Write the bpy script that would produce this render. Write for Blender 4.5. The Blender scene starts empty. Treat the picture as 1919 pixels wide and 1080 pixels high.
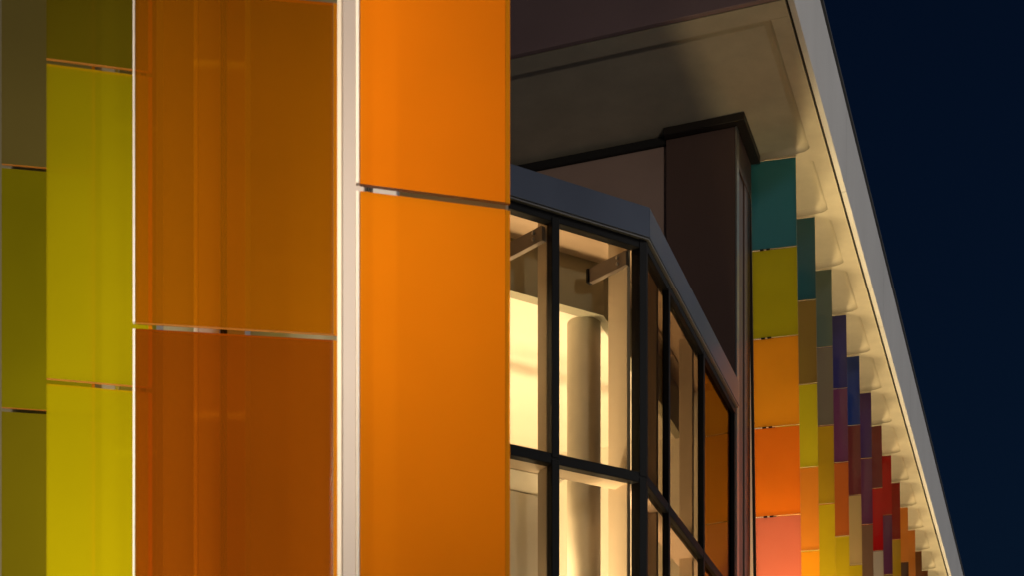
import bpy, bmesh, math, random
from mathutils import Vector, Matrix
random.seed(4)
R = math.radians
S = bpy.context.scene
COL = S.collection

# ------------------------------------------------------------------ camera, sky, sun, exposure
cam_d = bpy.data.cameras.new('camera')
cam = bpy.data.objects.new('camera', cam_d); COL.objects.link(cam)
cam.location = (0, 0, 1.6); cam.rotation_euler = (R(90), 0, 0)
cam_d.sensor_width = 36.0; cam_d.lens = 36.0 * 3000 / 1919.0
cam_d.shift_y = (1976 - 540) / 1919.0
cam_d.clip_start = 0.05; cam_d.clip_end = 3000
cam_d.dof.use_dof = True; cam_d.dof.focus_distance = 13.0; cam_d.dof.aperture_fstop = 13.0
S.camera = cam

world = bpy.data.worlds.new('World'); S.world = world
world.use_nodes = True
wn, wl = world.node_tree.nodes, world.node_tree.links
bg = wn['Background']
sky = wn.new('ShaderNodeTexSky'); sky.sky_type = 'NISHITA'
sky.sun_disc = False
sky.sun_elevation = R(0.0); sky.sun_rotation = R(84)
sky.air_density = 1.0; sky.dust_density = 2.0; sky.ozone_density = 4.0
wl.new(sky.outputs[0], bg.inputs[0])
bg.inputs[1].default_value = 0.041

# the last cool light of dusk, from the open side on the right
sd = bpy.data.lights.new('dusk_sun', 'SUN'); sd.energy = 0.80; sd.angle = R(12); sd.color = (1.0, .94, .86)
sun = bpy.data.objects.new('dusk_sun', sd); COL.objects.link(sun)
sun.rotation_euler = (-Vector((math.sin(R(84)), math.cos(R(84)), .42))).to_track_quat('-Z', 'Y').to_euler()

S.view_settings.view_transform = 'Standard'
S.view_settings.look = 'None'
S.view_settings.exposure = 0.0
S.view_settings.gamma = 1.0
S.view_settings.use_curve_mapping = False
S.cycles.max_bounces = 12
S.cycles.transparent_max_bounces = 24
S.cycles.sample_clamp_indirect = 6.0
S.cycles.use_denoising = True

# ------------------------------------------------------------------ axes of the big building
A = R(19.6)
SA, CA = math.sin(A), math.cos(A)
H = 10.02                      # underside of the roof slab
def W(u, v, z):                # u runs along the coloured side, v points out of it
    return Vector((u*SA + v*CA, u*CA - v*SA, z))
P0 = W(11.12, -2.94, 0)        # outer corner of the glass bay
SD = Vector((-.869, -.494, 0)).normalized()
ND = Vector((-.494, .869, 0)).normalized()
def B(s, n, z):                # s along the splayed bay front, n inwards
    p = P0 + SD*s + ND*n
    return Vector((p.x, p.y, z))
# ------------------------------------------------------------------ helpers
def mesh_obj(name, bm, mat, parent=None):
    bmesh.ops.recalc_face_normals(bm, faces=bm.faces)
    me = bpy.data.meshes.new(name); bm.to_mesh(me); bm.free()
    o = bpy.data.objects.new(name, me); COL.objects.link(o)
    for m in (mat if isinstance(mat, (list, tuple)) else [mat]): me.materials.append(m)
    if parent is not None:
        o.parent = parent
        o.matrix_parent_inverse = parent.matrix_world.inverted()
    return o
def thing(name, label, cat, loc, group=None):
    o = bpy.data.objects.new(name, None); COL.objects.link(o)
    o.empty_display_size = .2
    o.location = loc; o.matrix_world = Matrix.Translation(loc)
    o['label'] = label; o['category'] = cat
    if group: o['group'] = group
    return o
def tag(o, label, cat, group=None):
    o['label'] = label; o['category'] = cat
    if group: o['group'] = group
    return o
def prism(bm, pts, z0, z1, mi=0):
    """vertical prism over a plan polygon"""
    lo = [bm.verts.new((p[0], p[1], z0)) for p in pts]
    hi = [bm.verts.new((p[0], p[1], z1)) for p in pts]
    n = len(pts); fs = [bm.faces.new(lo[::-1]), bm.faces.new(hi)]
    for i in range(n):
        fs.append(bm.faces.new((lo[i], lo[(i+1) % n], hi[(i+1) % n], hi[i])))
    for f in fs: f.material_index = mi
    return fs
def bevel(bm, w, seg=1):
    bmesh.ops.recalc_face_normals(bm, faces=bm.faces)
    bmesh.ops.bevel(bm, geom=list(bm.edges), offset=w, segments=seg, affect='EDGES', profile=.5)
def wbox(name, u0, u1, v0, v1, z0, z1, mat, parent=None, bev=0.004):
    bm = bmesh.new()
    prism(bm, [W(u0, v0, 0), W(u1, v0, 0), W(u1, v1, 0), W(u0, v1, 0)], z0, z1)
    if bev: bevel(bm, bev)
    return mesh_obj(name, bm, mat, parent)
def bbox(name, s0, s1, n0, n1, z0, z1, mat, parent=None, bev=0.003):
    bm = bmesh.new()
    prism(bm, [B(s0, n0, 0), B(s1, n0, 0), B(s1, n1, 0), B(s0, n1, 0)], z0, z1)
    if bev: bevel(bm, bev)
    return mesh_obj(name, bm, mat, parent)
def bar(bm, a, b, w, h):
    """rectangular bar between two points; h is measured upwards"""
    a, b = Vector(a), Vector(b)
    d = (b-a).normalized(); side = d.cross(Vector((0, 0, 1))).normalized(); up = side.cross(d).normalized()
    vs = []
    for p in (a, b):
        for sx, sy in ((-1, -1), (1, -1), (1, 1), (-1, 1)):
            vs.append(bm.verts.new(p + side*sx*w/2 + up*sy*h/2))
    for f in ((3, 2, 1, 0), (4, 5, 6, 7), (0, 1, 5, 4), (1, 2, 6, 5), (2, 3, 7, 6), (3, 0, 4, 7)):
        bm.faces.new([vs[i] for i in f])
def cyl(bm, c, r, z0, z1, seg=48):
    pts = [(c[0] + r*math.cos(2*math.pi*i/seg), c[1] + r*math.sin(2*math.pi*i/seg)) for i in range(seg)]
    prism(bm, pts, z0, z1)

# ------------------------------------------------------------------ materials
def nodes_of(name):
    m = bpy.data.materials.new(name); m.use_nodes = True
    return m, m.node_tree.nodes, m.node_tree.links
def paint(name, col, rough=.6, metal=0.0, var=.08, scale=3.0, grain=0.0, grain_scale=180.0, stretch=None, spec=.5):
    """a painted / rendered / metal surface with soft mottling and a fine grain"""
    m, n, l = nodes_of(name)
    p = n['Principled BSDF']
    p.inputs['Roughness'].default_value = rough; p.inputs['Metallic'].default_value = metal
    p.inputs['Specular IOR Level'].default_value = spec
    tc = n.new('ShaderNodeTexCoord'); mp = n.new('ShaderNodeMapping')
    if stretch: mp.inputs['Scale'].default_value = stretch
    l.new(tc.outputs['Object'], mp.inputs[0])
    t = n.new('ShaderNodeTexNoise'); t.inputs['Scale'].default_value = scale
    t.inputs['Detail'].default_value = 6; t.inputs['Roughness'].default_value = .62
    l.new(mp.outputs[0], t.inputs['Vector'])
    r = n.new('ShaderNodeValToRGB')
    r.color_ramp.elements[0].position = .3; r.color_ramp.elements[1].position = .72
    r.color_ramp.elements[0].color = [max(0, c*(1-var)) for c in col] + [1]
    r.color_ramp.elements[1].color = [min(1, c*(1+var)) for c in col] + [1]
    l.new(t.outputs['Fac'], r.inputs[0]); l.new(r.outputs[0], p.inputs['Base Color'])
    mr = n.new('ShaderNodeMapRange'); mr.inputs[3].default_value = rough*.88; mr.inputs[4].default_value = min(1, rough*1.12)
    l.new(t.outputs['Fac'], mr.inputs[0]); l.new(mr.outputs[0], p.inputs['Roughness'])
    if grain:
        g = n.new('ShaderNodeTexNoise'); g.inputs['Scale'].default_value = grain_scale; g.inputs['Detail'].default_value = 4
        l.new(mp.outputs[0], g.inputs['Vector'])
        b = n.new('ShaderNodeBump'); b.inputs['Strength'].default_value = grain; b.inputs['Distance'].default_value = .004
        l.new(g.outputs['Fac'], b.inputs['Height']); l.new(b.outputs[0], p.inputs['Normal'])
    return m
def colour_glass(name, col, clear=.22, back=.8, rough=.07, gloss=1.45, deep=None):
    """laminated coloured glass: a frosted interlayer that glows with light from behind,
    partly see-through, under a polished face"""
    m, n, l = nodes_of(name)
    n.remove(n['Principled BSDF']); out = n['Material Output']
    tc = n.new('ShaderNodeTexCoord')
    nz = n.new('ShaderNodeTexNoise'); nz.inputs['Scale'].default_value = 1.6; nz.inputs['Detail'].default_value = 3
    l.new(tc.outputs['Object'], nz.inputs['Vector'])
    rp = n.new('ShaderNodeValToRGB')
    rp.color_ramp.elements[0].position = .3; rp.color_ramp.elements[1].position = .7
    rp.color_ramp.elements[0].color = [c*.9 for c in col] + [1]
    rp.color_ramp.elements[1].color = [min(1, c*1.08) for c in col] + [1]
    l.new(nz.outputs['Fac'], rp.inputs[0])
    dif = n.new('ShaderNodeBsdfDiffuse'); tr = n.new('ShaderNodeBsdfTranslucent'); tp = n.new('ShaderNodeBsdfTransparent')
    gm = n.new('ShaderNodeGamma'); gm.inputs[1].default_value = .5      # light crosses two faces
    l.new(rp.outputs[0], gm.inputs[0])
    l.new(rp.outputs[0], dif.inputs[0]); l.new(gm.outputs[0], tr.inputs[0])
    tp.inputs[0].default_value = [max(0.0, c)**.5 for c in (deep or col)] + [1]
    m1 = n.new('ShaderNodeMixShader'); m1.inputs[0].default_value = back
    l.new(dif.outputs[0], m1.inputs[1]); l.new(tr.outputs[0], m1.inputs[2])
    m2 = n.new('ShaderNodeMixShader'); m2.inputs[0].default_value = clear
    l.new(m1.outputs[0], m2.inputs[1]); l.new(tp.outputs[0], m2.inputs[2])
    gl = n.new('ShaderNodeBsdfGlossy'); gl.inputs['Roughness'].default_value = rough
    fr = n.new('ShaderNodeFresnel'); fr.inputs[0].default_value = gloss
    ge = n.new('ShaderNodeNewGeometry'); ml = n.new('ShaderNodeMath'); ml.operation = 'MULTIPLY_ADD'   # no mirror on the inner faces
    ml.inputs[1].default_value = -1; ml.inputs[2].default_value = 1; l.new(ge.outputs['Backfacing'], ml.inputs[0])
    mf = n.new('ShaderNodeMath'); mf.operation = 'MULTIPLY'; l.new(fr.outputs[0], mf.inputs[0]); l.new(ml.outputs[0], mf.inputs[1])
    m3 = n.new('ShaderNodeMixShader')
    l.new(mf.outputs[0], m3.inputs[0]); l.new(m2.outputs[0], m3.inputs[1]); l.new(gl.outputs[0], m3.inputs[2])
    l.new(m3.outputs[0], out.inputs[0])
    return m
def pane_glass(name, tint, rough=.0, milk=0.0):
    m, n, l = nodes_of(name)
    n.remove(n['Principled BSDF']); out = n['Material Output']
    tp = n.new('ShaderNodeBsdfTransparent'); tp.inputs[0].default_value = list(tint) + [1]
    gl = n.new('ShaderNodeBsdfGlossy'); gl.inputs['Roughness'].default_value = rough
    fr = n.new('ShaderNodeFresnel'); fr.inputs[0].default_value = 1.06
    ge = n.new('ShaderNodeNewGeometry'); ml = n.new('ShaderNodeMath'); ml.operation = 'MULTIPLY_ADD'   # no mirror on the inner faces
    ml.inputs[1].default_value = -1; ml.inputs[2].default_value = 1; l.new(ge.outputs['Backfacing'], ml.inputs[0])
    mf = n.new('ShaderNodeMath'); mf.operation = 'MULTIPLY'; l.new(fr.outputs[0], mf.inputs[0]); l.new(ml.outputs[0], mf.inputs[1])
    m3 = n.new('ShaderNodeMixShader')
    l.new(mf.outputs[0], m3.inputs[0]); l.new(tp.outputs[0], m3.inputs[1]); l.new(gl.outputs[0], m3.inputs[2])
    l.new(m3.outputs[0], out.inputs[0])
    return m
def lamp_glow(name, col, power):
    m, n, l = nodes_of(name)
    p = n['Principled BSDF']
    p.inputs['Base Color'].default_value = list(col) + [1]
    p.inputs['Emission Color'].default_value = list(col) + [1]; p.inputs['Emission Strength'].default_value = power
    return m

M = dict(
    paving=paint('paving_stone', (.16, .15, .14), .85, var=.25, scale=1.2, grain=.5, grain_scale=60),
    soffit=paint('cream_soffit_render', (.58, .53, .41), .8, var=.11, scale=2.6, grain=.4, grain_scale=120),
    fascia=paint('white_fascia_paint', (.70, .71, .73), .6, var=.06, scale=1.1, grain=.15, stretch=(1, 1, .5)),
    front_fascia=paint('plum_fascia', (.30, .21, .22), .55, var=.08, scale=1.3),  # front fascia in a darker plum tone than the side
    coping=paint('grey_metal_coping', (.10, .10, .10), .45, .6),
    dark=paint('black_shadow_gap', (.012, .012, .013), .7),
    pink=paint('pinkish_wall_panel', (.42, .30, .265), .6, var=.07, scale=1.6, grain=.1),
    brown=paint('brown_pier_panel', (.125, .078, .070), .5, var=.09, scale=1.4, stretch=(1, 1, .3)),
    cap=paint('dark_brown_cap', (.020, .015, .013), .5),
    alu=paint('anodised_aluminium', (.34, .34, .33), .35, .7, var=.05),
    canopy=paint('blue_grey_canopy_metal', (.23, .27, .36), .32, .78, var=.06, scale=1.1, stretch=(1, 1, .4)),
    frame=paint('black_frame', (.005, .0055, .007), .5, var=.2, spec=.15),
    lining=paint('beige_lining', (.56, .45, .32), .55, var=.05, scale=2.0),
    ceiling=paint('tan_bay_ceiling', (.50, .36, .24), .5, var=.06, scale=2.0),
    bulkhead=paint('sage_bulkhead', (.33, .31, .22), .7, var=.05),
    cream=paint('cream_interior_wall', (.78, .72, .60), .75, var=.04, scale=1.4, grain=.08),
    parapet=paint('pale_pink_parapet', (.78, .62, .50), .7, var=.04),
    column=paint('plastered_column', (.68, .62, .50), .45, var=.10, scale=2.5, grain=.1),
    bracket=paint('brown_steel_bracket', (.17, .135, .11), .45, .3),
    steel=paint('bolt_steel', (.4, .38, .36), .3, .9),
    post=paint('white_post_paint', (.47, .435, .44), .45, var=.03, scale=2.5),
    post_highlight=paint('ivory_post_highlight', (.85, .80, .70), .35, var=.03),  # highlight along the post edge put into a lighter colour
    gasket=paint('black_rubber_gasket', (.012, .012, .014), .6),
    grey=paint('grey_post_flange', (.38, .38, .40), .5, var=.05),
    backwall=paint('olive_grey_render', (.46, .42, .29), .8, var=.12, scale=1.3, grain=.2),
    bright_strip=paint('bright_edge_strip', (.86, .80, .74), .18, .0, var=.03),  # brightness of the glass edge put into a pale colour
    lens=lamp_glow('lamp_lens', (1.0, .78, .45), 6.0),
    housing=paint('lamp_housing', (.03, .03, .032), .5, .3),
    clear=pane_glass('clear_pane', (.93, .94, .92)),
    grey_pane=pane_glass('dimmed_pane', (.50, .47, .42)), amber=pane_glass('amber_reflection_pane', (.38, .25, .075)),  # plain side glass; dim interior and amber reflection put into the tints
    
)
WARM = (1.0, .73, .36)

# ------------------------------------------------------------------ ground
bm = bmesh.new()
bmesh.ops.create_grid(bm, x_segments=2, y_segments=2, size=900)
g = mesh_obj('ground', bm, M['paving']); g['kind'] = 'structure'

# ------------------------------------------------------------------ the gallery building
U_END = 34.0
V_IN = -14.0
bld = thing('gallery_building', 'pale building with deep cream roof overhang, white fascia, pink front wall and brown corner pier', 'building', W(14.4, -4, 0))
# fins along the side
FIN_U0, FIN_STEP, FIN_N = 15.02, 1.137, 16
fin_us = [FIN_U0 + i*FIN_STEP for i in range(FIN_N)]

# soffit: a recessed plate, a flush border round it and a rounded rib over every fin
wbox('soffit', 12.75, U_END, V_IN, -2.235, H+.045, H+.30, M['soffit'], bld, 0)
def rib_poly(u, u_half, v_out, v_in, fillet=.11):
    pts = []
    for side in (1, -1):
        arc = []
        for k in range(9):
            t = k/8*math.pi/2          # concave quarter circle where the rib runs into the border
            arc.append((u + side*(u_half + fillet - fillet*math.sin(t)), v_out - fillet + fillet*math.cos(t)))
        if side == 1: pts += [(u + u_half, v_in)] + arc[::-1]
        else: pts += arc + [(u - u_half, v_in)]
    return [W(a, b, 0) for a, b in pts]
COVE = [(.052, .046), (.030, .041), (.014, .030), (.004, .014), (.0, .0)]     # soft plaster cove
def loft(bm, rings, smooth=True):
    vs = [[bm.verts.new(p) for p in r] for r in rings]
    n = len(vs[0])
    for a, b in zip(vs, vs[1:]):
        for i in range(n):
            f = bm.faces.new((a[i], a[(i+1) % n], b[(i+1) % n], b[i])); f.smooth = smooth
    bm.faces.new(vs[-1]); bm.faces.new(vs[0][::-1])
    for v1, v2 in zip(vs[-1], vs[-1][1:] + vs[-1][:1]):
        e = bm.edges.get((v1, v2)); e.smooth = False
for u in fin_us:
    bm = bmesh.new()
    loft(bm, [[Vector((p.x, p.y, H + .0015 + dz)) for p in rib_poly(u + .03, .06 + off, -2.372 - off, -2.93, .11)] for off, dz in COVE])
    mesh_obj('soffit_rib', bm, M['soffit'], bld)
def border(a0, a1, b_out, b_in, flip):
    bm = bmesh.new()
    rings = []
    for off, dz in COVE:
        if flip: q = [(a0, b_out), (a1, b_out), (a1, b_in - off), (a0, b_in - off)]
        else: q = [(b_out, a0), (b_out, a1), (b_in + off, a1), (b_in + off, a0)]
        rings.append([W(x, y, H + dz) for x, y in q])
    loft(bm, rings, False); mesh_obj('soffit_border', bm, M['soffit'], bld)
border(12.98, U_END, -2.235, -2.383, True)
border(V_IN, -2.235, 12.765, 12.976, False)
# fascia panels with the narrow dark drip groove behind their lower lip
u = 12.70; k = 0
while u < U_END:
    L = 3.1
    wbox('fascia_panel', u + .003, min(u+L, U_END) - .003, -2.215, -2.165, H-.004, H+.84, M['fascia'], bld, .004); u += L
v = -2.22
while v > V_IN:
    wbox('fascia_panel', 12.70, 12.75, max(v-3.0, V_IN) + .003, v - .003, H-.004, H+.84, M['front_fascia'], bld, .004); v -= 3.0
wbox('drip_groove', 12.752, U_END, -2.234, -2.216, H+.03, H+.25, M['dark'], bld, 0)
wbox('drip_groove', 12.751, 12.764, V_IN, -2.236, H+.03, H+.25, M['dark'], bld, 0)
wbox('coping', 12.68, U_END, -2.30, -2.145, H+.842, H+.875, M['coping'], bld, .004)
wbox('coping', 12.68, 12.80, V_IN, -2.302, H+.842, H+.875, M['coping'], bld, .004)
wbox('roof', 12.81, U_END, V_IN, -2.31, H+.31, H+.86, M['coping'], bld, 0)

# front wall: panels with open joints, a dark gap under the soffit
v = -3.602
while v > V_IN:
    v2 = max(v - 3.2, V_IN)
    for z0, z1 in ((8.83, H-.055), (7.5, 8.82), (4.2, 7.49), (.05, 4.19)):
        wbox('wall_panel', 14.36, 14.42, v2 + .006, v - .004, z0, z1, M['pink'], bld, .004)
    v = v2
wbox('shadow_gap', 14.40, 14.60, V_IN, -3.2, 0, H+.044, M['dark'], bld, 0)
wbox('gap_trim', 14.33, 14.395, V_IN, -3.602, H-.052, H+.02, M['dark'], bld, 0)
# corner pier
wbox('corner_pier', 14.30, 14.66, -3.595, -2.955, 0, H-.033, M['brown'], bld, .006)
wbox('pier_cap', 14.225, 15.0, -3.599, -2.855, H-.03, H+.04, M['cap'], bld, .004)
wbox('pier_edge_strip', 14.298, 14.40, -2.953, -2.935, 0, H-.033, M['alu'], bld, .003)
wbox('pier_slot', 14.402, 14.68, -2.99, -2.958, 0, H-.033, M['dark'], bld, 0)
wbox('pier_side_panel', 14.70, 14.965, -3.0, -2.945, 0, H-.033, M['brown'], bld, .004)
wbox('pier_lintel', 14.402, 14.968, -2.953, -2.938, H-.36, H-.033, M['brown'], bld, .003)
# side wall behind the fins
for i in range(FIN_N):
    a, b = fin_us[i], fin_us[i] + FIN_STEP
    wbox('side_wall_panel', a - .05, b - .056, -3.06, -3.0, 0, H+.04, M['lining'], bld, .004)

# ------------------------------------------------------------------ colour fins on the side
GC = dict(
    teal=(.035, .20, .29), deep_teal=(.03, .125, .18), grey_teal=(.13, .19, .175), grey=(.22, .20, .165),
    olive=(.48, .44, .012), khaki=(.30, .20, .05), lime=(.62, .54, .02), yellow=(.62, .47, .015), mustard=(.55, .36, .02),
    orange=(.86, .35, .016), red_orange=(.82, .20, .012), amber=(.80, .28, .03), brown_orange=(.62, .16, .03), coral=(.62, .165, .105),
    navy=(.045, .045, .24), blue=(.022, .06, .34), purple=(.18, .05, .16), plum=(.17, .05, .13), maroon=(.21, .045, .05), violet=(.09, .04, .20),
    red=(.52, .012, .012), dark_red=(.30, .015, .012), beige=(.60, .44, .20), taupe=(.24, .14, .09), brown=(.22, .075, .02), dark_brown=(.09, .04, .025),
    pale=(.50, .44, .38))
GM = {k: colour_glass('glass_' + k, c) for k, c in GC.items()}
EDGE = paint('rim_lit_glass_edge', (.75, .62, .38), .25, var=.04)  # rim light on the glass edges put into a pale colour
FIN_COL = [
    ['teal', 'olive', 'orange', 'red_orange', 'coral', 'pale', 'yellow'],
    ['deep_teal', 'khaki', 'lime', 'amber', 'orange', 'coral', 'red'],
    ['grey_teal', 'grey', 'mustard', 'yellow', 'lime', 'orange', 'amber'],
    ['navy', 'purple', 'brown_orange', 'yellow', 'lime', 'olive', 'mustard'],
    ['blue', 'maroon', 'beige', 'yellow', 'mustard', 'amber', 'orange'],
    ['violet', 'plum', 'taupe', 'beige', 'yellow', 'lime', 'orange'],
    ['maroon', 'red', 'pale', 'taupe', 'beige', 'yellow', 'lime'],
    ['red', 'plum', 'taupe', 'pale', 'beige', 'mustard', 'yellow'],
    ['dark_red', 'mustard', 'plum', 'red', 'taupe', 'beige', 'orange'],
    ['amber', 'dark_brown', 'mustard', 'plum', 'red', 'pale', 'beige'],
    ['amber', 'brown', 'red_orange', 'mustard', 'plum', 'red', 'taupe'],
    ['brown', 'amber', 'brown', 'orange', 'olive', 'teal', 'navy'],
    ['brown', 'dark_brown', 'amber', 'lime', 'teal', 'blue', 'plum'],
    ['dark_brown', 'brown', 'olive', 'teal', 'blue', 'plum', 'red'],
    ['olive', 'mustard', 'teal', 'blue', 'plum', 'red', 'amber'],
    ['teal', 'grey_teal', 'blue', 'plum', 'red', 'amber', 'lime']]
FIN_LABEL = [
    'glass fin nearest the brown pier, teal above olive, orange, red orange and coral panels',
    'glass fin behind the nearest one, dark teal top panel above khaki and lime yellow panels',
    'glass fin with two grey green upper panels above a mustard panel',
    'glass fin with navy top panel above purple, brown orange and yellow panels',
    'glass fin with deep blue top panel above a maroon and a beige panel',
    'glass fin with dark violet top panel above plum and taupe panels',
    'glass fin with maroon top panel above a bright red panel',
    'glass fin with bright red top panel above a plum panel',
    'glass fin with dark red top panel above a mustard panel',
    'glass fin with orange top panel above a dark brown one, beside the dark red fin',
    'glass fin with orange brown top panel, right behind the orange and dark brown fin',
    'brown topped glass fin just behind the two orange topped fins',
    'small brown topped glass fin farthest down the row before the frame edge',
    'glass fin with dark brown top panel hidden far along the side of the building',
    'glass fin with olive top panel hidden far along the side of the building',
    'glass fin with teal top panel at the far end of the side of the building']
FWD = R(-76.5)
fdir = Vector((math.sin(FWD), math.cos(FWD), 0))          # from outer to inner edge
fnor = Vector((-fdir.y, fdir.x, 0))
if fnor.y < 0: fnor = -fnor                               # away from the camera
ROWS, PH, GAP, FW, FT = 11, .84, .013, .417, .016
LEAN = .0135
def lean(p):
    return Vector((p.x + (H - p.z)*LEAN, p.y, p.z))
def fin_panel_bm(o, r, w=FW):
    z1 = H - .012 - r*PH; z0 = z1 - PH + GAP
    q = [o, o + fdir*w, o + fdir*w + fnor*FT, o + fnor*FT]
    bm = bmesh.new()
    fs = prism(bm, q, z0, z1)
    for f in fs[:2]: f.material_index = 1
    fs[2].material_index = 0; fs[4].material_index = 0; fs[3].material_index = 1; fs[5].material_index = 1
    for vtx in bm.verts: vtx.co = lean(vtx.co)
    return bm
for i, u in enumerate(fin_us):
    o = W(u, -2.527, 0)
    f = thing('glass_fin', FIN_LABEL[i], 'glass fin', W(u, -2.75, .6), 'coloured glass fins along the side of the building')
    pal = list(GC)
    for r in range(ROWS):
        c = FIN_COL[i][r] if r < 7 else random.choice(pal)
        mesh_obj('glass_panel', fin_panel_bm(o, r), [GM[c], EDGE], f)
    rail = bmesh.new()
    q = [o + fdir*(FW+.004), o + fdir*(FW+.03), o + fdir*(FW+.03) + fnor*.05, o + fdir*(FW+.004) + fnor*.05]
    prism(rail, q, H - .02 - ROWS*PH, H - .01)
    for vtx in rail.verts: vtx.co = lean(vtx.co)
    mesh_obj('rail', rail, M['cap'], f)
    for r in range(1, 6 if i < 2 else 1):
        z = H - .012 - r*PH + GAP/2
        for t in (.26, .40):
            bm = bmesh.new(); c0 = o + fdir*(FW*(1-t)) - fnor*.004; c1 = c0 + fdir*.035
            prism(bm, [c0, c1, c1 + fnor*(FT+.008), c0 + fnor*(FT+.008)], z - .0075, z + .0075)
            for vtx in bm.verts: vtx.co = lean(vtx.co)
            mesh_obj('clip', bm, M['gasket'], f)

# uplights between the fins
def spot(name, loc, target, power, size, blend, parent, col=WARM, rad=.05):
    ld = bpy.data.lights.new(name, 'SPOT'); ld.energy = power; ld.color = col
    ld.spot_size = R(size); ld.spot_blend = blend; ld.shadow_soft_size = rad
    o = bpy.data.objects.new(name, ld); COL.objects.link(o)
    o.location = loc
    o.rotation_euler = (Vector(target) - Vector(loc)).to_track_quat('-Z', 'Y').to_euler()
    if parent is not None:
        o.parent = parent; o.matrix_parent_inverse = parent.matrix_world.inverted()
    return o
def fixture(name, label, loc, target, r, length, group):
    """a small round floodlight: housing, lens and stand"""
    t = thing(name, label, 'floodlight', (loc[0], loc[1], loc[2]), group)
    d = (Vector(target) - Vector(loc)).normalized()
    q = d.to_track_quat('Z', 'Y').to_matrix().to_4x4()
    bm = bmesh.new(); cyl(bm, (0, 0), r, -length, -.01, 20)
    bmesh.ops.transform(bm, matrix=Matrix.Translation(loc) @ q, verts=bm.verts); mesh_obj('housing', bm, M['housing'], t)
    bm = bmesh.new(); cyl(bm, (0, 0), r*.86, -.009, -.004, 20)
    bmesh.ops.transform(bm, matrix=Matrix.Translation(loc) @ q, verts=bm.verts); mesh_obj('lens', bm, M['lens'], t)
    return t
UPZ = 4.4
_t = ['teal', 'dark teal', 'grey green', 'navy', 'deep blue', 'dark violet', 'maroon', 'bright red', 'dark red', 'orange', 'orange brown', 'brown', 'small brown', 'far dark brown', 'far olive', 'last teal']
UPL = ['the ' + a + ' topped and ' + b + ' topped fins' for a, b in zip(_t, _t[1:])]
for i, u in enumerate(fin_us[:15]):
    loc = W(u + FIN_STEP*.86, -2.73, UPZ); tgt = W(u + FIN_STEP*.10, -2.70, 7.3)
    t = fixture('uplight', 'black uplight between ' + UPL[i], loc, tgt, .05, .12, 'uplights between the glass fins')
    bm = bmesh.new(); bar(bm, loc + Vector((0, 0, -.06)), W(u + FIN_STEP*.86, -3.0, UPZ-.06), .03, .02); mesh_obj('arm', bm, M['housing'], t)
    spot('uplight_lamp', loc, tgt, 690*random.uniform(.82, 1.12), 66, 1.0, t, rad=.14)

# ------------------------------------------------------------------ glass bay
bay = thing('bay_window', 'black framed glass bay with blue grey canopy and warm lit interior, jutting out', 'bay window', P0)
ZT, ZH, ZF = 7.655, 7.44, 5.72          # canopy top, canopy underside, transom centre
def bayline(d):
    """corner of the two faces moved inwards by d"""
    # front face: n = d ; side face: v = -2.94 - d
    base = W(11.12, -2.94 - d, 0); du = W(1, 0, 0)
    nd = (base - P0).dot(ND); k = du.dot(ND)
    return base + du*((d - nd)/k)
SL = 4.2
def bay_strip(name, d0, d1, z0, z1, mat, which, parent=bay, bev=.003, s_end=SL, u_end=14.285):
    c0, c1 = bayline(d0), bayline(d1)
    if which == 'front': pts = [c0, c0 + SD*s_end, c1 + SD*s_end, c1]
    else:
        e0, e1 = W(u_end, -2.94 - d0, 0), W(u_end, -2.94 - d1, 0)
        pts = [c0, e0, e1, c1]
    bm = bmesh.new(); prism(bm, pts, z0, z1)
    if bev: bevel(bm, bev)
    return mesh_obj(name, bm, mat, parent)
bay_strip('canopy_fascia', -.03, .02, ZH, ZT, M['canopy'], 'front')
bay_strip('canopy_fascia', -.03, .02, ZH, ZT, M['canopy'], 'side', u_end=14.29)
bay_strip('drip_edge', -.022, .03, ZH-.014, ZH-.003, M['alu'], 'front', bev=0)
bay_strip('drip_edge', -.022, .03, ZH-.014, ZH-.003, M['alu'], 'side', bev=0)
bay_strip('head_rail', .0, .07, ZH-.075, ZH-.016, M['frame'], 'front')
bay_strip('head_rail', .0, .07, ZH-.075, ZH-.016, M['frame'], 'side')
bay_strip('transom', .0, .07, ZF-.037, ZF+.037, M['frame'], 'front')
bay_strip('transom', .0, .07, ZF-.037, ZF+.037, M['frame'], 'side')
bay_strip('sill', .0, .07, 3.3, 3.4, M['frame'], 'front')
bay_strip('sill', .0, .07, 3.3, 3.4, M['frame'], 'side')
bay_strip('base_panel', .0, .05, 0, 3.295, M['brown'], 'front')
bay_strip('base_panel', .0, .05, 0, 3.295, M['brown'], 'side')
cr, c1 = bayline(.021), B(SL, .02, 0)
bm = bmesh.new(); prism(bm, [cr, B(SL, .021, 0), W(14.28, -9.0, 0), W(14.28, -2.962, 0)], ZT-.04, ZT-.012); mesh_obj('canopy_top', bm, M['canopy'], bay)
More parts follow.
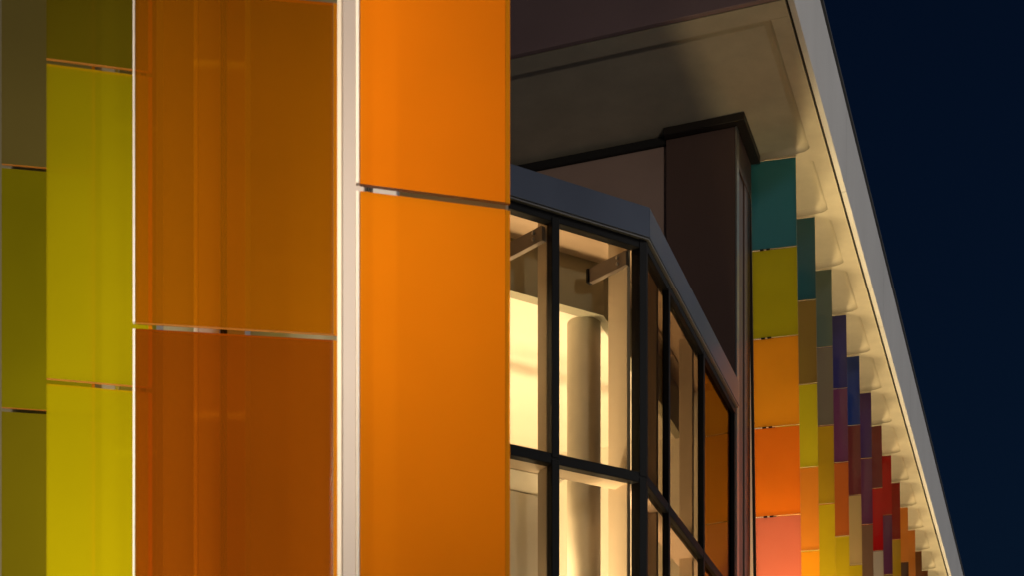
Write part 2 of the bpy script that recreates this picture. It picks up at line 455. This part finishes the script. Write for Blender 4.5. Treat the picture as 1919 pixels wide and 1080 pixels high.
# mullions
def mull_front(s, w=.062):
    for z0, z1 in ((ZF+.037, ZH-.075), (3.4, ZF-.037)):
        bbox('mullion', s - w/2, s + w/2, -.004, .065, z0 - .03, z1 + .03, M['frame'], bay)
for s in (.758, 1.53, 2.30, 3.07, 3.84): mull_front(s)
for z0, z1 in ((3.4, ZF-.01), (ZF+.01, ZH-.016)):
    bm = bmesh.new(); a, b = bayline(-.003), bayline(.066)
    prism(bm, [a + SD*.058, a, a + W(.035, 0, 0), b + W(.035, 0, 0), b, b + SD*.058], z0, z1)
    mesh_obj('mullion', bm, M['frame'], bay)
side_m = [11.80, 12.98]
for u in side_m:
    for z0, z1 in ((ZF+.007, ZH-.045), (3.4, ZF-.007)):
        wbox('mullion', u - .025, u + .025, -2.988, -2.937, z0, z1, M['frame'], bay, .003)
for z0, z1 in ((ZF+.007, ZH-.045), (3.4, ZF-.007)):
    wbox('mullion', 14.235, 14.285, -3.0, -2.943, z0, z1, M['frame'], bay, .003)
# panes
es = [.05, .758, 1.53, 2.30, 3.07, 3.84]
for a, b in zip(es, es[1:]):
    for z0, z1 in ((ZF+.03, ZH-.07), (3.38, ZF-.03)):
        bbox('pane', a + .02, b - .02, .030, .040, z0, z1, M['clear'], bay, 0)
us = [11.12, 11.80, 12.98, 14.24]
for k, (a, b) in enumerate(zip(us, us[1:])):
    for z0, z1 in ((ZF+.03, ZH-.07), (3.38, ZF-.03)):
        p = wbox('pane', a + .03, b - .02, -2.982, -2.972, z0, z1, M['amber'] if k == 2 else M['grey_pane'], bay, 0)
        if k == 2: p['label'] = 'pane beside the pier, amber reflection painted into its tint'
# lining boards behind the mullions, ledge at the transom
bbox('lining_board', .07, .10, .095, .345, 3.4, 7.52, M['lining'], bay)
for s in (.758, 1.53, 2.30, 3.07, 3.84):
    bbox('lining_board', s - .018, s + .018, .09, .215, 3.4, ZF-.03, M['lining'], bay)
    bbox('lining_board', s - .018, s + .018, .09, .215, ZF+.045, 7.52, M['lining'], bay)
bay_strip('ledge', .075, .26, ZF-.02, ZF+.03, M['lining'], 'front', bev=.003)
bay_strip('ledge', .075, .26, ZF-.02, ZF+.03, M['parapet'], 'side', bev=.003)
for u in side_m:
    wbox('lining_board', u - .02, u + .02, -3.145, -3.03, 3.4, 7.52, M['lining'], bay)
# ceiling boards with an open joint
CE = 7.56
bay_strip('ceiling_board', .03, .335, CE, CE+.03, M['ceiling'], 'front', bev=0)
bay_strip('ceiling_board', .03, .335, CE, CE+.03, M['ceiling'], 'side', bev=0)
bay_strip('ceiling_board', .345, .75, CE, CE+.03, M['ceiling'], 'front', bev=0)
bay_strip('ceiling_board', .345, .75, CE, CE+.03, M['ceiling'], 'side', bev=0)
# brackets behind the mullion heads
def bracket(s, n0=.09, n1=.42):
    bm = bmesh.new(); bar(bm, B(s, n0, 7.315), B(s + .10, n1, 7.30),   .038, .105); bk = mesh_obj('bracket', bm, M['bracket'], bay)
    bm = bmesh.new(); bar(bm, B(s+.105, n1, 7.30), B(s + .11, n1 + .02, 7.30), .05, .10); mesh_obj('end_plate', bm, M['frame'], bk)
    for z in (7.29, 7.335):
        bm = bmesh.new(); cyl(bm, (0, 0), .012, 0, .012, 10)
        mt = Matrix.Translation(B(s + .045, n0 + .06, z)) @ SD.to_track_quat('Z', 'Y').to_matrix().to_4x4()
        bmesh.ops.transform(bm, matrix=mt, verts=bm.verts); mesh_obj('bolt', bm, M['steel'], bk)
for s in (.10, .80, 1.57, 2.34): bracket(s)

# ------------------------------------------------------------------ room behind the bay (parts of the building)
def poly_part(name, pts, z0, z1, mat):
    bm = bmesh.new(); prism(bm, pts, z0, z1); return mesh_obj(name, bm, mat, bld)
c_out = W(11.61, -3.40, 0)
bk_l = c_out + SD*3.6
poly_part('bulkhead', [c_out, bk_l, bk_l + ND*.05, c_out + ND*.05 + W(.06, -.03, 0)], 7.17, CE, M['bulkhead'])
poly_part('bulkhead', [c_out, c_out + ND*.051 + W(.06, -.03, 0), W(14.2, -3.47, 0), W(14.2, -3.40, 0)], 7.17, CE, M['bulkhead'])
poly_part('room_ceiling', [c_out + W(.06, -.03, 0), bk_l + ND*.05, W(14.2, -9.0, 0), W(14.2, -3.45, 0)], 7.175, 7.2, M['cream'])
wbox('room_wall', 14.15, 14.25, -9.0, -2.99, 0, CE, M['cream'], bld, 0)
lw0, lw1 = B(SL, .08, 0), W(14.1, -8.9, 0)
poly_part('room_wall', [lw0, lw1, lw1 + Vector((-.05, .02, 0)), lw0 + Vector((-.05, .02, 0))], 0, CE, M['cream'])
# slab edge across the void, low wall at the left
s0 = c_out + ND*.95
poly_part('slab_edge', [s0 + SD*-.6, s0 + SD*.42, s0 + SD*.42 + ND*.12, s0 + SD*-.6 + ND*.12], 6.34, 6.47, M['parapet'])
poly_part('low_wall', [B(.52, .62, 0), B(3.9, .62, 0), B(3.9, .70, 0), B(.52, .70, 0)], 3.0, ZF-.03, M['cream'])
poly_part('ledge_soffit', [B(.52, .27, 0), B(3.9, .27, 0), B(3.9, .70, 0), B(.52, .70, 0)], ZF-.02, ZF+.03, M['cream'])
wbox('room_floor', 11.6, 14.1, -8.8, -3.0, 2.9, 3.0, M['lining'], bld, 0)

# round column inside
ccx, ccy = .549, 12.22
bm = bmesh.new(); cyl(bm, (ccx, ccy), .128, 3.0, 7.172, 56)
for f in bm.faces: f.smooth = len(f.verts) == 4
tag(mesh_obj('round_column', bm, M['column']), 'round plastered column standing inside the lit glass bay', 'column')

def area(name, loc, target, power, sx, sy, col, parent):
    ld = bpy.data.lights.new(name, 'AREA'); ld.energy = power; ld.color = col
    ld.shape = 'RECTANGLE'; ld.size = sx; ld.size_y = sy
    o = bpy.data.objects.new(name, ld); COL.objects.link(o); o.location = loc
    o.rotation_euler = (Vector(target) - Vector(loc)).to_track_quat('-Z', 'Y').to_euler()
    if parent is not None:
        o.parent = parent; o.matrix_parent_inverse = parent.matrix_world.inverted()
    return o
ROOM = (1.0, .70, .38)
def room_light(label, lp, aim, power, sx=.4, sy=.3):
    lp = Vector(lp); aim = Vector(aim)
    t = fixture('floor_lamp', label, lp, lp + aim, .1, .16, 'floodlights inside the lit room')
    area('room_lamp', lp + aim.normalized()*.02, lp + aim, power, sx, sy, ROOM, t)
room_light('warm floodlight beside the round column, low in the lit room', (-.45, 12.2, 4.1), (.85, .02, 2.4), 130)
room_light('warm floodlight in the middle of the floor, washing the back wall of the lit room', (.1, 13.1, 4.2), (.1, .45, 2.0), 25, .9, .2)
room_light('warm floodlight farther left on the floor of the lit room', (-1.1, 12.8, 4.2), (.1, .45, 2.0), 25, .9, .2)
room_light('added small fill light between the glass and the low wall of the lit room', B(1.0, .36, 4.1), (.02, .03, 1), 7, .2, .1)  # fill light added to brighten the low wall
room_light('added small fill light just inside the corner of the glass bay', W(11.75, -3.30, 4.1), (-.02, .05, 1), 9, .2, .2)  # fill light added for the dim side of the bay
room_light('added fill light at the far right of the lit room behind the pier', W(13.3, -4.0, 4.2), (.12, -.1, 1), 30, .4, .3)  # fill light added so the room shows through the side panes
# corner floodlight on the paving; a second and a pole lamp are added fill
lp = W(13.25, -2.33, .45)
t = fixture('corner_floodlight', 'round floodlight on the paving below the building corner, aimed up at the roof overhang', lp, W(13.8, -2.7, H), .1, .2, 'ground floodlights')
bm = bmesh.new(); cyl(bm, (lp.x, lp.y), .03, 0, .28, 12); mesh_obj('stand', bm, M['housing'], t)
spot('corner_lamp', lp, W(13.8, -2.8, H), 150, 60, 1.0, t, rad=.5)
lp = W(11.2, -2.33, .45)  # second lamp added to soften the shadow edge on the soffit
t = fixture('corner_floodlight', 'added second floodlight for softer shadow on the paving in front of the glass bay corner, aimed up', lp, W(13.2, -3.4, H), .1, .2, 'ground floodlights')
bm = bmesh.new(); cyl(bm, (lp.x, lp.y), .03, 0, .28, 12); mesh_obj('stand', bm, M['housing'], t)
spot('corner_lamp', lp, W(13.4, -3.6, H), 270, 64, 1.0, t, rad=.6)
lp = Vector((5.6, -3.0, 5.2))  # unseen lamp added to brighten the building front
t = fixture('front_fill_lamp', 'added fill lamp on a slim pole behind the camera, turned towards the building front', lp, W(14, -4, 9), .16, .3, None)
bm = bmesh.new(); cyl(bm, (lp.x, lp.y - .25), .05, 0, 5.15, 16); mesh_obj('pole', bm, M['housing'], t)
spot('front_fill_light', lp, W(14, -4, 9), 1700, 42, 1.0, t, (1.0, .84, .66), .12)

# ------------------------------------------------------------------ near wing on the left: big coloured glass fins before white posts
def px(x, y, d):               # point at depth d seen at a place of the photograph, used to set out the near wing
    return Vector(((x - 959.5)/3000*d, d, 1.6 + (1976 - y)/3000*d))
NG = dict(
    n_orange=(.90, .27, .006), n_orange2=(.92, .30, .006), n_brown=(.62, .24, .004), n_rust=(.44, .125, .004),
    n_olive=(.32, .27, .010), n_yellow=(.68, .62, .006), n_yellow2=(.66, .60, .004), n_dark=(.34, .29, .09), n_green=(.46, .43, .006), n_moss=(.36, .32, .010), n_band=(.95, .38, .01))
NCLEAR = dict(n_yellow=.58, n_yellow2=.56, n_olive=.5, n_brown=.72, n_rust=.68, n_orange=.34, n_orange2=.34, n_dark=.2, n_green=.2, n_moss=.2)
NM = {k: colour_glass('glass_' + k[2:], c, clear=NCLEAR.get(k, .45), back=.25, rough=.05) for k, c in NG.items()}
NEAR_EDGE = paint('bright_glass_edge', (.55, .22, .035), .3, var=.03)
def near_fin(label, x_left, d, az, width, joints, cols, strip_w, t=.011):
    az = R(az); dr = Vector((math.sin(az), math.cos(az), 0)); nr = Vector((-dr.y, dr.x, 0))
    o = px(x_left, 1976, d); o.z = 0
    f = thing('large_glass_fin', label, 'glass fin', o, 'near glass fins on the left')
    for k, c in enumerate(cols):
        z1 = joints[k]; z0 = joints[k+1] + .015
        bm = bmesh.new()
        fs = prism(bm, [o, o + dr*width, o + dr*width + nr*t, o + nr*t], z0, z1)
        for q in (0, 1, 3, 5): fs[q].material_index = 1
        mesh_obj('glass_panel', bm, [NM[c], NEAR_EDGE], f)
        bm = bmesh.new(); e0, e1 = o + dr*(width + .0008), o + dr*(width + .011)
        prism(bm, [e0, e1 + nr*.003, e1 + nr*(t-.001), e0 + nr*t], z0, z1)
        mesh_obj('polished_edge', bm, NM['n_band'], f)
        if strip_w:
            bm = bmesh.new(); prism(bm, [o - dr*.0015 - nr*.002, o - dr*strip_w - nr*.002, o - dr*strip_w + nr*t, o - dr*.0015 + nr*t], z0, z1)
            bevel(bm, .0015)
            mesh_obj('bright_glass_strip', bm, M['bright_strip'], f)  # added strip in place of the bright glass edge
    return f, o, dr, nr
JB = 3.373
near_fin('large orange glass fin at the front, bright panel above another across a thin open joint', 675, 3.286, 76.4, .306,
         [JB + 1.68, JB + .84, JB, JB - .84, JB - 1.68, JB - 2.52], ['n_orange', 'n_orange', 'n_orange2', 'n_rust', 'n_yellow'], .0085)
near_fin('brownish orange glass fin left of the white post, darker rust panel below its joint', 254, 3.913, 82.4, .480,
         [JB + 1.68, JB + .84, JB, JB - .84, JB - 1.68, JB - 2.52], ['n_rust', 'n_brown', 'n_rust', 'n_orange', 'n_olive'], .007)
near_fin('yellow glass fin with a dark olive panel at the top', 87, 4.235, 77.6, .262,
         [4.227 + .84, 4.222, 3.373, 2.53, 1.69, .85], ['n_olive', 'n_yellow', 'n_yellow2', 'n_moss', 'n_green'], 0)
near_fin('leftmost glass fin, dark olive brown panel above a yellow green one', 3, 5.5, 80, .30,
         [4.647 + .84, 4.647, 3.807, 2.967, 2.127, 1.287], ['n_dark', 'n_green', 'n_moss', 'n_yellow', 'n_rust'], 0)

def post(label, x0, x1, d, grey_w=.05, edge_w=.012):
    """white flat post with a highlight painted ivory on its edge, black gasket ribs and a grey flange behind"""
    a, b = px(x0, 1976, d), px(x1, 1976, d); a.z = b.z = 0
    t = thing('white_post', label, 'post', a, 'white posts behind the near glass fins')
    w = b.x - a.x
    def strip(nm, xa, xb, ya, yb, m, bev=.002):
        bm = bmesh.new(); prism(bm, [(a.x + xa, a.y + ya), (a.x + xb, a.y + ya), (a.x + xb, a.y + yb), (a.x + xa, a.y + yb)], 0.0, 5.6)
        if bev: bevel(bm, bev)
        mesh_obj(nm, bm, m, t)
    strip('edge_strip', 0, edge_w, -.004, .09, M['post_highlight'], .003)
    strip('face', edge_w, w, 0, .09, M['post'])
    strip('backing', w, w + .018, .02, .08, M['gasket'], 0)
    for k in range(3): strip('gasket', w + .001 + k*.006, w + .0045 + k*.006, .004, .019, M['gasket'], 0)
    strip('flange', w + .018, w + .018 + grey_w, .006, .09, M['grey'])
    return t
post('white post standing between the brown orange fin and the bright orange fin', 632, 683, 3.62, .055)
post('white post showing dimly through the brownish orange glass fin', 363, 412, 4.30, .05)
post('white post behind the right edge of the yellow glass fin', 216, 262, 4.60, .03)
# rendered wall closing the wing
bm = bmesh.new(); prism(bm, [(-3.4, 5.95), (-.012, 5.45), (-.022, 5.62), (-3.4, 6.1)], 0, 5.6); bevel(bm, .01)
tag(mesh_obj('rendered_wall', bm, M['backwall']), 'dim olive rendered wall seen through the joints of the near glass fins', 'wall')

# unseen floodlights added to brighten the near wing
NGRP = 'added fill lights of the near wing'
def flood(label, loc, tgt, power, size, blend=1.0, rad=.08, col=WARM):
    t = fixture('wing_fill_light', label, Vector(loc), Vector(tgt), .07, .15, NGRP)
    bm = bmesh.new(); cyl(bm, (loc[0], loc[1]), .02, 0, loc[2] - .16, 12); mesh_obj('stand', bm, M['housing'], t)
    spot('wing_fill_lamp', Vector(loc), Vector(tgt), power, size, blend, t, col, rad)
flood('added fill floodlight on a pole left of the camera, aimed at the near orange fins', (-1.5, .9, 3.9), (-.30, 3.5, 3.35), 530, 66, col=(1.0, .84, .62))
flood('added fill floodlight on the ground left, aimed up at the yellow fins', (-1.35, 2.6, 1.2), (-1.3, 4.5, 3.2), 330, 66, col=(1.0, .84, .62))
flood('added fill floodlight behind the near fins aimed up the rendered wall', (-.6, 4.75, .6), (-.6, 5.4, 3.4), 420, 84)
for nm in ('gallery_building', 'bay_window', 'round_column', 'rendered_wall'):
    bpy.data.objects[nm]['kind'] = 'thing'
